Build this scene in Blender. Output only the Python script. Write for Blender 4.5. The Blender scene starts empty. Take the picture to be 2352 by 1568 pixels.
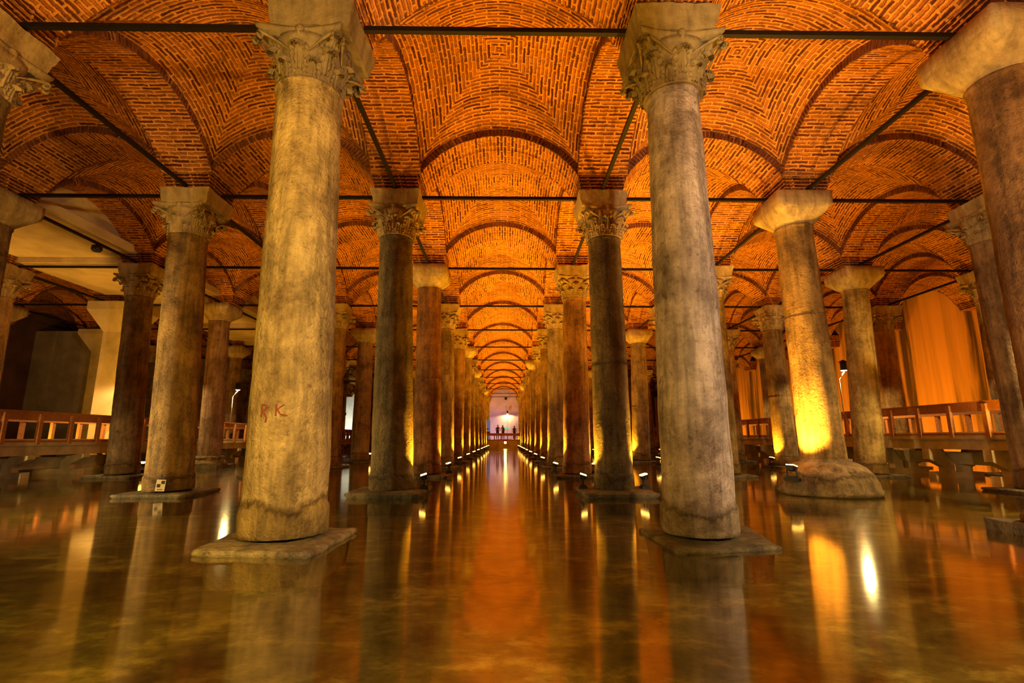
import bpy, math, random
from math import pi, sin, cos, sqrt, atan2
from mathutils import Vector, Matrix, noise
S = bpy.context.scene
COL = S.collection
random.seed(7)

# ------------------------------------------------------------------ camera
CX, CH = 0.139, 1.18
cam = bpy.data.cameras.new('camera'); camo = bpy.data.objects.new('camera', cam); COL.objects.link(camo)
cam.sensor_width = 36; cam.lens = 1160 / 2352 * 36; cam.clip_end = 300
camo.location = (CX, 0, CH); camo.rotation_euler = (pi / 2 + 0.19, 0, -0.0143)
S.camera = camo
# ------------------------------------------------------------------ world + exposure
w = bpy.data.worlds.new('world'); S.world = w; w.use_nodes = True
w.node_tree.nodes['Background'].inputs[0].default_value = (1, .45, .12, 1)
w.node_tree.nodes['Background'].inputs[1].default_value = 0.0
S.view_settings.view_transform = 'Standard'; S.view_settings.look = 'None'
S.view_settings.gamma = 1; S.view_settings.exposure = 0.0
S.view_settings.use_curve_mapping = False
cy = S.cycles
cy.use_denoising = True; cy.max_bounces = 6; cy.diffuse_bounces = 3; cy.glossy_bounces = 3; cy.use_adaptive_sampling = True; cy.adaptive_threshold = .02
cy.transparent_max_bounces = 8; cy.transmission_bounces = 4; cy.sample_clamp_indirect = 6.0
cy.caustics_reflective = False; cy.caustics_refractive = False; cy.use_light_tree = True

# colours of the light itself
ORANGE = (1.0, 0.46, 0.02); AMBER = (1.0, 0.50, 0.06); PALE = (1.0, 0.72, 0.26); COOL = (0.95, 0.95, 0.80)
K = 4.0      # master light power

# ------------------------------------------------------------------ the grid of the place
ROW = {-1: -4.0, 0: 1.1, 1: 6.25, 2: 11.36, 3: 16.52, 4: 21.5, 5: 26.45, 6: 31.6, 7: 37.0, 8: 42.4, 9: 47.7, 10: 53.2,
       11: 59.0, 12: 64.9, 13: 70.4, 14: 75.8}
LANE = {-5: -21.6, -4: -16.8, -3: -12.0, -2: -7.2, -1: -2.4, 1: 2.4, 2: 7.2, 3: 12.0, 4: 16.8, 5: 21.3}
HW = .575           # half width of arches and piers
ROD_Z = 6.89; SPRING = 7.2; CROWN = 8.18; BAND = .17

# ================================================================== mesh helpers
class MB:
    def __init__(s): s.v = []; s.f = []; s.uv = []; s.mi = []; s.sm = []
    def face(s, idx, uv=None, mi=0, sm=False):
        s.f.append(tuple(idx)); s.uv.append(uv or [(0, 0)] * len(idx)); s.mi.append(mi); s.sm.append(sm)
    def grid(s, P, UV=None, mi=0, sm=True, wrap=False, flip=False):
        n, m = len(P), len(P[0]); b = len(s.v)
        for r in P:
            for p in r: s.v.append(tuple(p))
        for i in range(n - 1):
            for j in range(m if wrap else m - 1):
                j2 = (j + 1) % m
                q = [b + i * m + j, b + i * m + j2, b + (i + 1) * m + j2, b + (i + 1) * m + j]
                uv = [UV(i, j), UV(i, j + 1), UV(i + 1, j + 1), UV(i + 1, j)] if UV else None
                if flip: q = q[::-1]; uv = uv[::-1] if uv else None
                s.face(q, uv, mi, sm)
        return b
    def box(s, x0, y0, z0, x1, y1, z1, mi=0, M=None):
        b = len(s.v)
        for z in (z0, z1):
            for (x, y) in ((x0, y0), (x1, y0), (x1, y1), (x0, y1)):
                p = Vector((x, y, z)); s.v.append(tuple(M @ p if M else p))
        dx, dy, dz = abs(x1 - x0), abs(y1 - y0), abs(z1 - z0)
        for q, u, v in (((0, 3, 2, 1), dy, dx), ((4, 5, 6, 7), dx, dy), ((0, 1, 5, 4), dx, dz), ((1, 2, 6, 5), dy, dz), ((2, 3, 7, 6), dx, dz), ((3, 0, 4, 7), dy, dz)):
            s.face([b + k for k in q], [(0, 0), (u, 0), (u, v), (0, v)], mi)
    def frustum(s, a0, b0, z0, a1, b1, z1, mi=0, off=(0, 0)):
        b = len(s.v)
        for (a, c, z, ox, oy) in ((a0, b0, z0, 0, 0), (a1, b1, z1, off[0], off[1])):
            for (x, y) in ((-a, -c), (a, -c), (a, c), (-a, c)): s.v.append((x + ox, y + oy, z))
        for q in ((0, 3, 2, 1), (4, 5, 6, 7), (0, 1, 5, 4), (1, 2, 6, 5), (2, 3, 7, 6), (3, 0, 4, 7)):
            s.face([b + k for k in q], [(0, 0), (1, 0), (1, .4), (0, .4)], mi)
    def lathe(s, prof, n=32, c=(0, 0), cap0=True, cap1=True, mi=0, sm=True, jit=0, M=None, sq=None):
        P = []
        for k, (r, z) in enumerate(prof):
            row = []
            for j in range(n):
                a = 2 * pi * j / n; rr = r
                if sq:      # blend from circle to square
                    t = sq[k]; cs = 1 / max(abs(cos(a)), abs(sin(a))); rr = r * ((1 - t) + t * min(cs, 1.38))
                x, y = rr * cos(a), rr * sin(a)
                if jit:
                    d = jit * (noise.noise(Vector((x * 2.2, y * 2.2, z * 1.6))) + .5 * noise.noise(Vector((x * 7, y * 7, z * 5 + 3))))
                    x += cos(a) * d; y += sin(a) * d
                p = Vector((x + c[0], y + c[1], z)); row.append(M @ p if M else p)
            P.append(row)
        b = s.grid(P, None, mi, sm, wrap=True)
        L = len(prof)
        if cap0: s.face([b + j for j in range(n)][::-1], None, mi)
        if cap1: s.face([b + (L - 1) * n + j for j in range(n)], None, mi)
    def tube(s, pts, r, n=8, mi=0, radii=None):
        pts = [Vector(p) for p in pts]; P = []
        for i, p in enumerate(pts):
            t = (pts[min(i + 1, len(pts) - 1)] - pts[max(i - 1, 0)]).normalized()
            up = Vector((0, 0, 1)) if abs(t.z) < .9 else Vector((1, 0, 0))
            a = t.cross(up).normalized(); c = a.cross(t)
            rr = radii[i] if radii else r
            P.append([p + rr * (cos(2 * pi * j / n) * a + sin(2 * pi * j / n) * c) for j in range(n)])
        b = s.grid(P, None, mi, True, wrap=True, flip=True)
        s.face([b + j for j in range(n)], None, mi); s.face([b + (len(pts) - 1) * n + j for j in range(n)][::-1], None, mi)
    def bar(s, a, b, w, h, mi=0):
        a = Vector(a); b = Vector(b); t = b - a; L = t.length; t.normalize()
        M = Matrix.Translation(a) @ t.to_track_quat('X', 'Z').to_matrix().to_4x4()
        s.box(0, -w / 2, -h / 2, L, w / 2, h / 2, mi, M)
    def mesh(s, name, mats):
        me = bpy.data.meshes.new(name); me.from_pydata(s.v, [], s.f)
        if not isinstance(mats, (list, tuple)): mats = [mats]
        for m in mats: me.materials.append(m)
        me.polygons.foreach_set('material_index', s.mi); me.polygons.foreach_set('use_smooth', s.sm)
        ul = me.uv_layers.new(name='UVMap'); flat = []
        for u in s.uv:
            for a in u: flat += [a[0], a[1]]
        ul.data.foreach_set('uv', flat); me.update(); return me

def link(name, me, parent=None, loc=(0, 0, 0), rot=(0, 0, 0), scale=None):
    o = bpy.data.objects.new(name, me); COL.objects.link(o); o.parent = parent
    o.location = loc; o.rotation_euler = rot
    if scale: o.scale = scale
    return o
def build(name, mb, mats, parent=None, loc=(0, 0, 0), rot=(0, 0, 0)): return link(name, mb.mesh(name, mats), parent, loc, rot)
def tag(o, label=None, cat=None, group=None, kind=None):
    if label: o['label'] = label
    if cat: o['category'] = cat
    if group: o['group'] = group
    if kind: o['kind'] = kind
    return o
def root(name, loc=(0, 0, 0), rz=0, **kw):
    o = link(name, None, None, loc, (0, 0, rz)); tag(o, kw.get('label'), kw.get('cat'), kw.get('group'), kw.get('kind')); return o
def rough(mb, amp, sc=3.0, seed=0, keep=None):
    for i, p in enumerate(mb.v):
        q = Vector(p)
        if keep and keep(q): continue
        d = noise.noise_vector(q * sc + Vector((seed, seed * 2.1, 0)))
        e = noise.noise_vector(q * sc * 3.3 + Vector((seed, 0, 5)))
        mb.v[i] = tuple(q + amp * (d + .4 * e))
def subbox(mb, x0, y0, z0, x1, y1, z1, n, mi=0, shape=None):
    """box with subdivided faces (for worn stone)"""
    P = [Vector((x0, y0, z0)), Vector((x1, y1, z1))]
    def pt(a, b, c):
        q = Vector((x0 + (x1 - x0) * a, y0 + (y1 - y0) * b, z0 + (z1 - z0) * c)); return shape(q, c) if shape else q
    R = [i / n for i in range(n + 1)]
    for k in (0, 1):
        mb.grid([[pt(a, b, k) for a in R] for b in R], None, mi, True, flip=(k == 0))
        mb.grid([[pt(a, k, c) for a in R] for c in R], None, mi, True, flip=(k == 1))
        mb.grid([[pt(k, b, c) for b in R] for c in R], None, mi, True, flip=(k == 0))

# ================================================================== materials
def new_mat(name):
    m = bpy.data.materials.new(name); m.use_nodes = True; nt = m.node_tree; nt.nodes.clear()
    out = nt.nodes.new('ShaderNodeOutputMaterial'); b = nt.nodes.new('ShaderNodeBsdfPrincipled')
    nt.links.new(b.outputs[0], out.inputs[0]); return m, nt, b, out
def nd(nt, t, **kw):
    n = nt.nodes.new(t)
    for k, v in kw.items():
        if k.startswith('i_'): n.inputs[k[2:].replace('_', ' ')].default_value = v
        else: setattr(n, k, v)
    return n
def mixc(nt, fac, a, b, mode='MIX'):
    n = nt.nodes.new('ShaderNodeMix'); n.data_type = 'RGBA'; n.blend_type = mode
    for s, v in ((n.inputs[0], fac), (n.inputs[6], a), (n.inputs[7], b)):
        if hasattr(v, 'is_output') or isinstance(v, bpy.types.NodeSocket): nt.links.new(v, s)
        else: s.default_value = v if not isinstance(v, tuple) or len(v) == 4 else (*v, 1)
    return n.outputs[2]
def mth(nt, op, a, b=0.0):
    n = nt.nodes.new('ShaderNodeMath'); n.operation = op
    for s, v in ((n.inputs[0], a), (n.inputs[1], b)):
        if isinstance(v, bpy.types.NodeSocket): nt.links.new(v, s)
        else: s.default_value = v
    return n.outputs[0]
def ramp(nt, x, stops):
    n = nt.nodes.new('ShaderNodeValToRGB'); e = n.color_ramp.elements
    while len(e) < len(stops): e.new(.5)
    for el, (p, c) in zip(e, stops): el.position = p; el.color = (*c, 1) if isinstance(c, tuple) else (c, c, c, 1)
    nt.links.new(x, n.inputs[0]); return n.outputs[0]
def noi(nt, vec, scale, detail=6, rough_=.6, dist=0):
    n = nd(nt, 'ShaderNodeTexNoise'); n.inputs['Scale'].default_value = scale; n.inputs['Detail'].default_value = detail
    n.inputs['Roughness'].default_value = rough_; n.inputs['Distortion'].default_value = dist
    nt.links.new(vec, n.inputs['Vector']); return n
def mapv(nt, vec, sc):
    n = nd(nt, 'ShaderNodeMapping'); n.inputs['Scale'].default_value = sc; nt.links.new(vec, n.inputs[0]); return n.outputs[0]
def bump(nt, h, dist, strength, b, prev=None):
    n = nd(nt, 'ShaderNodeBump'); n.inputs['Strength'].default_value = strength; n.inputs['Distance'].default_value = dist
    nt.links.new(h, n.inputs['Height'])
    if prev: nt.links.new(prev, n.inputs['Normal'])
    nt.links.new(n.outputs[0], b.inputs['Normal']); return n.outputs[0]

def brick_mat(name, bw=.42, rh=.088, mort=(.70, .275, .05), c1=(.10, .016, .004), c2=(.60, .19, .032), stain=.5, bd=.05):
    m, nt, b, out = new_mat(name)
    uv = nd(nt, 'ShaderNodeUVMap', uv_map='UVMap').outputs[0]; pos = nd(nt, 'ShaderNodeNewGeometry').outputs['Position']
    nz = noi(nt, pos, 2.6, 3, .6); nz2 = noi(nt, pos, 11, 3, .7)
    off = mixc(nt, .62, nz.outputs['Color'], nz2.outputs['Color'])
    v1 = nd(nt, 'ShaderNodeVectorMath', operation='SUBTRACT'); nt.links.new(off, v1.inputs[0]); v1.inputs[1].default_value = (.5, .5, .5)
    v2 = nd(nt, 'ShaderNodeVectorMath', operation='SCALE'); nt.links.new(v1.outputs[0], v2.inputs[0]); v2.inputs['Scale'].default_value = .085
    v3 = nd(nt, 'ShaderNodeVectorMath', operation='ADD'); nt.links.new(uv, v3.inputs[0]); nt.links.new(v2.outputs[0], v3.inputs[1])
    bt = nd(nt, 'ShaderNodeTexBrick'); nt.links.new(v3.outputs[0], bt.inputs['Vector'])
    for k, v in (('Scale', 1), ('Mortar Size', .031), ('Mortar Smooth', .55), ('Bias', -.12), ('Brick Width', bw), ('Row Height', rh)): bt.inputs[k].default_value = v
    bt.inputs['Color1'].default_value = (*c1, 1); bt.inputs['Color2'].default_value = (*c2, 1); bt.inputs['Mortar'].default_value = (*mort, 1)
    big = noi(nt, pos, .55, 5, .65, .3)
    col = mixc(nt, 1.0, bt.outputs['Color'], ramp(nt, big.outputs[0], [(.30, stain), (.52, 1.0), (.75, 1.12)]), 'MULTIPLY')
    fine = noi(nt, pos, 9, 6, .7)
    col = mixc(nt, 1.0, col, ramp(nt, fine.outputs[0], [(.30, .38), (.48, 1.0), (.7, 1.2)]), 'MULTIPLY')
    nt.links.new(col, b.inputs['Base Color']); b.inputs['Roughness'].default_value = .8; b.inputs['Specular IOR Level'].default_value = .25
    h = mth(nt, 'ADD', bt.outputs['Fac'], mth(nt, 'MULTIPLY', fine.outputs[0], .9))
    bump(nt, h, bd, .9, b)
    return m
def stone_mat(name, base=(.56, .40, .20), dark=(.17, .105, .05), useobj=True, bscale=30, bdist=.06, wet=True, streak=.5, speck=True):
    m, nt, b, out = new_mat(name)
    pos = nd(nt, 'ShaderNodeNewGeometry').outputs['Position']
    oi = nd(nt, 'ShaderNodeObjectInfo')
    n1 = noi(nt, pos, 1.5, 9, .72, .2); n2 = noi(nt, mapv(nt, pos, (5, 5, .55)), 1.6, 5, .6, .3); n3 = noi(nt, pos, bscale, 5, .7, .6)
    n4 = noi(nt, pos, 9, 8, .75, .15)
    c = mixc(nt, ramp(nt, n1.outputs[0], [(.34, 1.0), (.60, 0.0)]), base, dark)
    c = mixc(nt, 1.0, c, ramp(nt, n2.outputs[0], [(.33, 1 - streak), (.56, 1.0), (.8, 1.15)]), 'MULTIPLY')
    if speck: c = mixc(nt, 1.0, c, ramp(nt, n4.outputs[0], [(.34, .50), (.44, 1.0), (.75, 1.15)]), 'MULTIPLY')
    if useobj: c = mixc(nt, 1.0, c, oi.outputs['Color'], 'MULTIPLY')
    if wet:
        sz = nd(nt, 'ShaderNodeSeparateXYZ'); nt.links.new(pos, sz.inputs[0])
        hgt = mth(nt, 'ADD', sz.outputs[2], mth(nt, 'MULTIPLY', n1.outputs[0], -.75))
        c = mixc(nt, 1.0, c, ramp(nt, hgt, [(0.0, (.62, .58, .42)), (.05, (.26, .22, .13)), (.13, (1., 1., 1.))]), 'MULTIPLY')
    nt.links.new(c, b.inputs['Base Color']); b.inputs['Roughness'].default_value = .72; b.inputs['Specular IOR Level'].default_value = .3
    n5 = noi(nt, pos, 15, 3, .6, .5)
    h = mth(nt, 'ADD', mth(nt, 'MULTIPLY', n4.outputs[0], 1.0), mth(nt, 'ADD', mth(nt, 'MULTIPLY', n3.outputs[0], .6), mth(nt, 'MULTIPLY', n5.outputs[0], 1.5)))
    bump(nt, h, bdist, .8, b)
    return m
def plain(name, col, rough_=.6, metal=0.0, vary=.35, sc=3, bd=.004, spec=.4, streaks=None):
    m, nt, b, out = new_mat(name)
    pos = nd(nt, 'ShaderNodeNewGeometry').outputs['Position']
    n = noi(nt, mapv(nt, pos, streaks) if streaks else pos, sc, 6, .65, .2)
    c = mixc(nt, 1.0, col, ramp(nt, n.outputs[0], [(.40, 1 - vary), (.50, .85), (.66, 1.15)] if streaks and vary > .5 else [(.3, 1 - vary), (.6, 1.0), (.8, 1.1)]), 'MULTIPLY')
    nt.links.new(c, b.inputs['Base Color']); b.inputs['Roughness'].default_value = rough_; b.inputs['Metallic'].default_value = metal
    b.inputs['Specular IOR Level'].default_value = spec
    if bd: bump(nt, noi(nt, pos, 30, 4, .6).outputs[0], bd, .5, b)
    return m
def emit(name, col, st):
    m, nt, b, out = new_mat(name); b.inputs['Base Color'].default_value = (0, 0, 0, 1)
    b.inputs['Emission Color'].default_value = (*col, 1); b.inputs['Emission Strength'].default_value = st; return m

BRICK = brick_mat('roman_brick')
BRICKF = brick_mat('shaded_arch_brick', bw=.30, rh=.082, mort=(.42, .17, .06), c1=(.07, .014, .006), c2=(.30, .09, .03), stain=.6)  # darker copy of the brick, shade of the arch faces in its colour
STONE = stone_mat('column_stone')
CAPM = stone_mat('carved_stone', base=(.52, .40, .22), dark=(.26, .17, .085), wet=False, bscale=18, bdist=.012, streak=.35, speck=False)
PLINTHM = stone_mat('plinth_stone', base=(.17, .125, .06), dark=(.05, .035, .018), useobj=False, wet=False, bdist=.03)
PLINTHL = stone_mat('pale_plinth_stone', base=(.36, .27, .11), dark=(.12, .08, .035), useobj=False, wet=False, bdist=.035)
IRON = plain('black_iron', (.018, .012, .010), .55, .6, .4, 8)
PLASTER = plain('pale_concrete', (.62, .47, .28), .8, 0, .35, .9, .006)
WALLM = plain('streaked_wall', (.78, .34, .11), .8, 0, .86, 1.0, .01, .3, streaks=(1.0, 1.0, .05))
WALLD = plain('shaded_wall', (.15, .07, .04), .85, 0, .5, .7, .01)  # shade of the left recess put into a darker wall colour
WALLP = plain('pink_plaster_wall', (.62, .44, .46), .85, 0, .3, .8, .006)
CONC = plain('walkway_concrete', (.58, .44, .24), .8, 0, .5, 1.2, .006)
WOOD = plain('varnished_wood', (.42, .16, .045), .5, 0, .35, 2, .003, .4, streaks=(1, 8, 8))
WOOD_LIT = plain('lit_wood', (.70, .45, .20), .5, 0, .25, 2, .003)  # paler copy of the wood standing in for lamplight on the liners
DARKM = plain('lamp_black', (.02, .017, .014), .45, .3, .2, 8)
SILVER = plain('lamp_grey', (.35, .33, .30), .4, .7, .2, 8)
LENS = emit('lamp_lens', (1.0, .50, .08), 28)
LENSW = emit('lantern_glow', (1.0, .86, .55), 14)
RED = plain('red_paint', (.26, .05, .02), .8, 0, .5, 20, 0)
WHITE = plain('white_plate', (.75, .62, .45), .6, 0, .1, 5, 0)
BLACKP = plain('black_print', (.03, .015, .01), .6, 0, .1, 5, 0)
GREEN = emit('exit_green', (.02, .55, .22), 1.6)
SCREEN = emit('poster_glow', (.20, .26, .42), .5)
SKIN = plain('skin', (.35, .18, .10), .6, 0, .1, 5, 0); COAT = plain('dark_coat', (.10, .05, .03), .8, 0, .2, 5, 0)
COATB = plain('brown_coat', (.16, .07, .03), .8, 0, .2, 5, 0); HAIR = plain('dark_hair', (.03, .015, .01), .6, 0, .2, 9, 0)
CABLE = plain('cable', (.09, .045, .02), .5, 0, .2, 9, 0)

WALLE = plain('lit_pier_wall', (.42, .32, .20), .85, 0, .5, .7, .01)  # lighter wall colour, for the lit pier beside the recess
def water_mat():
    m = bpy.data.materials.new('still_water'); m.use_nodes = True; nt = m.node_tree; nt.nodes.clear()
    out = nt.nodes.new('ShaderNodeOutputMaterial'); mix = nt.nodes.new('ShaderNodeMixShader')
    gl = nd(nt, 'ShaderNodeBsdfGlossy'); gl.inputs['Roughness'].default_value = .085; gl.inputs['Color'].default_value = (.95, .9, .8, 1)
    tr = nd(nt, 'ShaderNodeBsdfTransparent'); tr.inputs['Color'].default_value = (.86, .80, .50, 1)
    pos = nd(nt, 'ShaderNodeNewGeometry').outputs['Position']
    n1 = noi(nt, mapv(nt, pos, (1, 1.0, 1)), 1.1, 2, .5, .2); n2 = noi(nt, mapv(nt, pos, (1.6, 9.0, 1)), 1.3, 2, .5)
    h = mth(nt, 'ADD', n1.outputs[0], mth(nt, 'MULTIPLY', n2.outputs[0], .55))
    bp = nd(nt, 'ShaderNodeBump'); bp.inputs['Strength'].default_value = .12; bp.inputs['Distance'].default_value = .006
    nt.links.new(h, bp.inputs['Height']); nt.links.new(bp.outputs[0], gl.inputs['Normal']); 
    ge = nd(nt, 'ShaderNodeNewGeometry'); dt = nd(nt, 'ShaderNodeVectorMath', operation='DOT_PRODUCT')
    nt.links.new(bp.outputs[0], dt.inputs[0]); nt.links.new(ge.outputs['Incoming'], dt.inputs[1])
    c1 = mth(nt, 'SUBTRACT', 1.0, mth(nt, 'ABSOLUTE', dt.outputs['Value'])); fac = mth(nt, 'ADD', mth(nt, 'MULTIPLY', mth(nt, 'POWER', c1, 3.1), .92), .05)
    nt.links.new(fac, mix.inputs[0]); nt.links.new(tr.outputs[0], mix.inputs[1]); nt.links.new(gl.outputs[0], mix.inputs[2])
    nt.links.new(mix.outputs[0], out.inputs[0]); return m
def floor_mat():
    m, nt, b, out = new_mat('silty_floor')
    pos = nd(nt, 'ShaderNodeNewGeometry').outputs['Position']
    n1 = noi(nt, mapv(nt, pos, (1, 1.5, 1)), 1.6, 9, .68, .15); n2 = noi(nt, pos, 8, 6, .75, .1)
    c = ramp(nt, n1.outputs[0], [(.32, (.035, .032, .010)), (.52, (.14, .13, .030)), (.68, (.46, .40, .13))])
    c = mixc(nt, 1.0, c, ramp(nt, n2.outputs[0], [(.33, .5), (.5, 1.0), (.72, 1.25)]), 'MULTIPLY')
    nt.links.new(c, b.inputs['Base Color']); b.inputs['Roughness'].default_value = .9; bump(nt, n2.outputs[0], .03, .5, b); return m
WATER = water_mat(); FLOORM = floor_mat()

# ================================================================== setting: water, floor, walls
X0, X1, Y0, Y1 = -27.0, 21.9, -4.2, 76.3
mb = MB(); mb.grid([[(x, y, 0) for x in (X0, X1)] for y in (Y0, Y1)]); tag(build('water', mb, WATER), kind='structure')
mb = MB(); mb.box(X0, Y0, -.7, X1, Y1, -.35); tag(build('floor', mb, FLOORM), kind='structure')
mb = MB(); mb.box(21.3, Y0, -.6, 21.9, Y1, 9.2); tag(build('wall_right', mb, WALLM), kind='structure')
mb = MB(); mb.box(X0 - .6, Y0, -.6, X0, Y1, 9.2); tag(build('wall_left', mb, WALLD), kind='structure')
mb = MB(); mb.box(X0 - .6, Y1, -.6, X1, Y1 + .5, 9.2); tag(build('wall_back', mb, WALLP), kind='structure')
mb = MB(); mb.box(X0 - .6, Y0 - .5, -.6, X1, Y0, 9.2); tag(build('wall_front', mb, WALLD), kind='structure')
# engaged masonry piers of the left wall, with the recess between them shaded by a darker wall colour
pr = root('wall_pier', (0, 0, 0), kind='structure')
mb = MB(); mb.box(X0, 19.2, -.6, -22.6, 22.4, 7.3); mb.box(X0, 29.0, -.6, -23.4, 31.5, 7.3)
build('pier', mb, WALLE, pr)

# ================================================================== vaults and arches
def arc(t, a=1.825, off=0.0):
    s_ = CROWN - SPRING; R = (a * a + s_ * s_) / (2 * s_); cz = CROWN - R; x = a * t
    return cz + sqrt(max((R + off) ** 2 - x * x, 0))
AX, AY = 1.825, 2.0
def vault_mesh(N, seed=0):
    mb = MB()
    P = []
    for i in range(N + 1):
        row = []
        for j in range(N + 1):
            tu = -1 + 2 * j / N; tv = -1 + 2 * i / N
            z = max(arc(tu, off=BAND), arc(tv, off=BAND)) + .46 * (1 - tu * tu) * (1 - tv * tv)
            if abs(tu) < .999 and abs(tv) < .999: z += .02 * noise.noise(Vector((tu * 4, tv * 4, seed)))
            row.append((AX * tu, AY * tv, z))
        P.append(row)
    for r in P: mb.v += r
    n1 = N + 1
    def UV(k, sec):
        x, y, z = mb.v[k]
        a = x * (1.0 + .035 * x * x)
        c = y * (1.0 + .03 * y * y)
        if sec == 0: return (a + 7.13 * (y > 0), abs(y) * 1.02)
        return (c + 3.3 + 5 * (x > 0), abs(x) * AY / AX * 1.02)
    for i in range(N):
        for j in range(N):
            q = [i * n1 + j, i * n1 + j + 1, (i + 1) * n1 + j + 1, (i + 1) * n1 + j]
            if i == j: tris = [(q[0], q[1], q[2]), (q[0], q[2], q[3])]
            elif i + j == N - 1: tris = [(q[0], q[1], q[3]), (q[1], q[2], q[3])]
            else: tris = [tuple(q)]
            for t in tris:
                cx = sum(mb.v[k][0] for k in t) / len(t) / AX; cyy = sum(mb.v[k][1] for k in t) / len(t) / AY
                sec = 0 if abs(cyy) >= abs(cx) else 1
                t = t[::-1]
                mb.face(t, [UV(k, sec) for k in t], 0, True)
    return mb.mesh('vault', BRICK)
def arch_mesh(a, n=28, mats=None):
    """arch spanning x in [-a,a], width 2*HW along y: soffit, two ring faces with serrated voussoirs"""
    mb = MB(); T = [-1 + 2 * i / n for i in range(n + 1)]
    s_ = CROWN - SPRING; R = (a * a + s_ * s_) / (2 * s_); cz = CROWN - R
    ang = lambda t: math.asin(a * t / R) * R
    ny = 6
    P = [[(a * t, -HW + 2 * HW * k / ny, arc(t, a) + .012 * noise.noise(Vector((a * t * 3, k * .7, a)))) for k in range(ny + 1)] for t in T]
    mb.grid(P, lambda i, j: (2 * HW * j / ny, ang(T[i])), 0, True, flip=False)
    for sg in (-1, 1):
        F = []
        for t in T:
            th = math.asin(a * t / R); lo = arc(t, a); hx = (R + BAND + .1) * sin(th); hz = cz + (R + BAND + .1) * cos(th)
            F.append([(a * t, sg * HW, lo), (min(max(hx, -a - .15), a + .15), sg * HW, hz)])
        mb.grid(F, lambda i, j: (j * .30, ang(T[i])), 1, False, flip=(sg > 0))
    # voussoir ends standing proud and ragged along the ring face
    return mb, R, cz
def arch_full(a):
    mb, R, cz = arch_mesh(a)
    rnd = random.Random(int(a * 1000)); th0 = math.asin(a / R); L = 2 * th0 * R; k = int(L / .085)
    for sg in (-1, 1):
        for i in range(k):
            th = -th0 + (i + .5) * 2 * th0 / k
            if rnd.random() < .12: continue
            r0 = R + rnd.uniform(-.012, .012); r1 = R + BAND - rnd.uniform(0, .02); d = rnd.uniform(.008, .03); w = .026
            b = len(mb.v)
            for y in (sg * (HW - .02), sg * (HW + d)):
                for (rr, dt) in ((r0, -w / R), (r0, w / R), (r1, w / R), (r1, -w / R)):
                    mb.v.append((rr * sin(th + dt), y, cz + rr * cos(th + dt)))
            fs = [(4, 5, 6, 7), (0, 1, 5, 4), (1, 2, 6, 5), (2, 3, 7, 6), (3, 0, 4, 7)]
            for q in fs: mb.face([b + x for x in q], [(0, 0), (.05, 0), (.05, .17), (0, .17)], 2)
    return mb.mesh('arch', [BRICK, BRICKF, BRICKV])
BRICKV = plain('shaded_voussoir_brick', (.20, .06, .02), .85, 0, .7, 6, .01, .3)  # ring bricks darkened to deepen the shade along the arches
V_HI = vault_mesh(48, 1); V_LO = vault_mesh(20, 2)
A_T = arch_full(1.825); A_L = arch_full(2.0)
# pier block on each impost: stepped courses
def pier_mesh():
    mb = MB(); z = 6.875; half = .50
    for k in range(5):
        h = .075; half = .49 + .02 * k
        mb.box(-half, -half, z, half, half, z + .05, 0); mb.box(-half + .02, -half + .02, z + .045, half - .02, half - .02, z + h + .005, 1); z += h
    n = 4
    for (a, b) in ((HW, 8.3),):
        for sx, sy in ((1, 0), (-1, 0), (0, 1), (0, -1)):
            def P(u, zz):
                return (sx * a, u * a, zz) if sx else (u * a, sy * a, zz)
            base = len(mb.v)
            for (u, zz) in ((-1, z), (1, z), (1, 7.62), (-1, 7.62)): mb.v.append(P(u, zz))
            q = [base, base + 1, base + 2, base + 3]
            mb.face(q, [(0, z), (2 * a, z), (2 * a, 7.62), (0, 7.62)], 0)
        mb.box(-a, -a, z, a, a, z + .01, 0)
    return mb.mesh('pier', [BRICK, BRICKF])
PIER = pier_mesh()
def slab_mesh():
    mb = MB(); mb.box(-2.4, -2.58, 7.16, 2.4, 2.58, 7.4, 0)
    mb.box(-2.4, -2.75, 6.98, 2.4, -2.38, 7.17, 0)
    for (x0, y0, x1, y1) in ((-2.0, -2.56, 2.0, -2.4), (-2.0, 2.4, 2.0, 2.56), (-2.1, -2.5, -1.95, 2.5), (1.95, -2.5, 2.1, 2.5)): mb.box(x0, y0, 7.38, x1, y1, 8.9, 0)
    mb.box(-2.4, -2.5, 8.8, 2.4, 2.5, 8.9, 0)
    return mb.mesh('ceiling_slab', [PLASTER])
SLAB = slab_mesh()
lanes = sorted(LANE)
for a, b in zip(lanes[:-1], lanes[1:]):
    cr = root('ceiling', ((LANE[a] + LANE[b]) / 2, 0, 0), kind='structure')
    half = (LANE[b] - LANE[a]) / 2; sx = (half - HW) / AX
    for r in range(-1, 14):
        ym = (ROW[r] + ROW[r + 1]) / 2; sy = ((ROW[r + 1] - ROW[r]) / 2 - HW) / AY
        slab = (a == -4 and 2 <= r <= 11)
        if slab:
            link('concrete_slab', SLAB, cr, (0, ym, 0), (0, 0, 0), (1, (ROW[r + 1] - ROW[r]) / 5.16, 1))
        else:
            link('vault', V_HI if (0 <= r <= 5) else V_LO, cr, (0, ym, 0), (0, 0, 0), (sx, sy, 1))
        if not slab or r == 2:
            link('arch', A_T, cr, (0, ROW[r], 0), (0, 0, 0), (sx, 1, 1))
        if a > -5: pass
    # longitudinal arches on the lane line b (right side of the aisle)
    if b < 5:
        for r in range(-1, 14):
            ym = (ROW[r] + ROW[r + 1]) / 2; sy = ((ROW[r + 1] - ROW[r]) / 2 - HW) / AY
            link('side_arch', A_L, cr, (half, ym, 0), (0, 0, pi / 2), (sy, 1, 1))
    for r in range(-1, 15): link('pier', PIER, cr, (half, ROW[r], 0))
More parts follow.
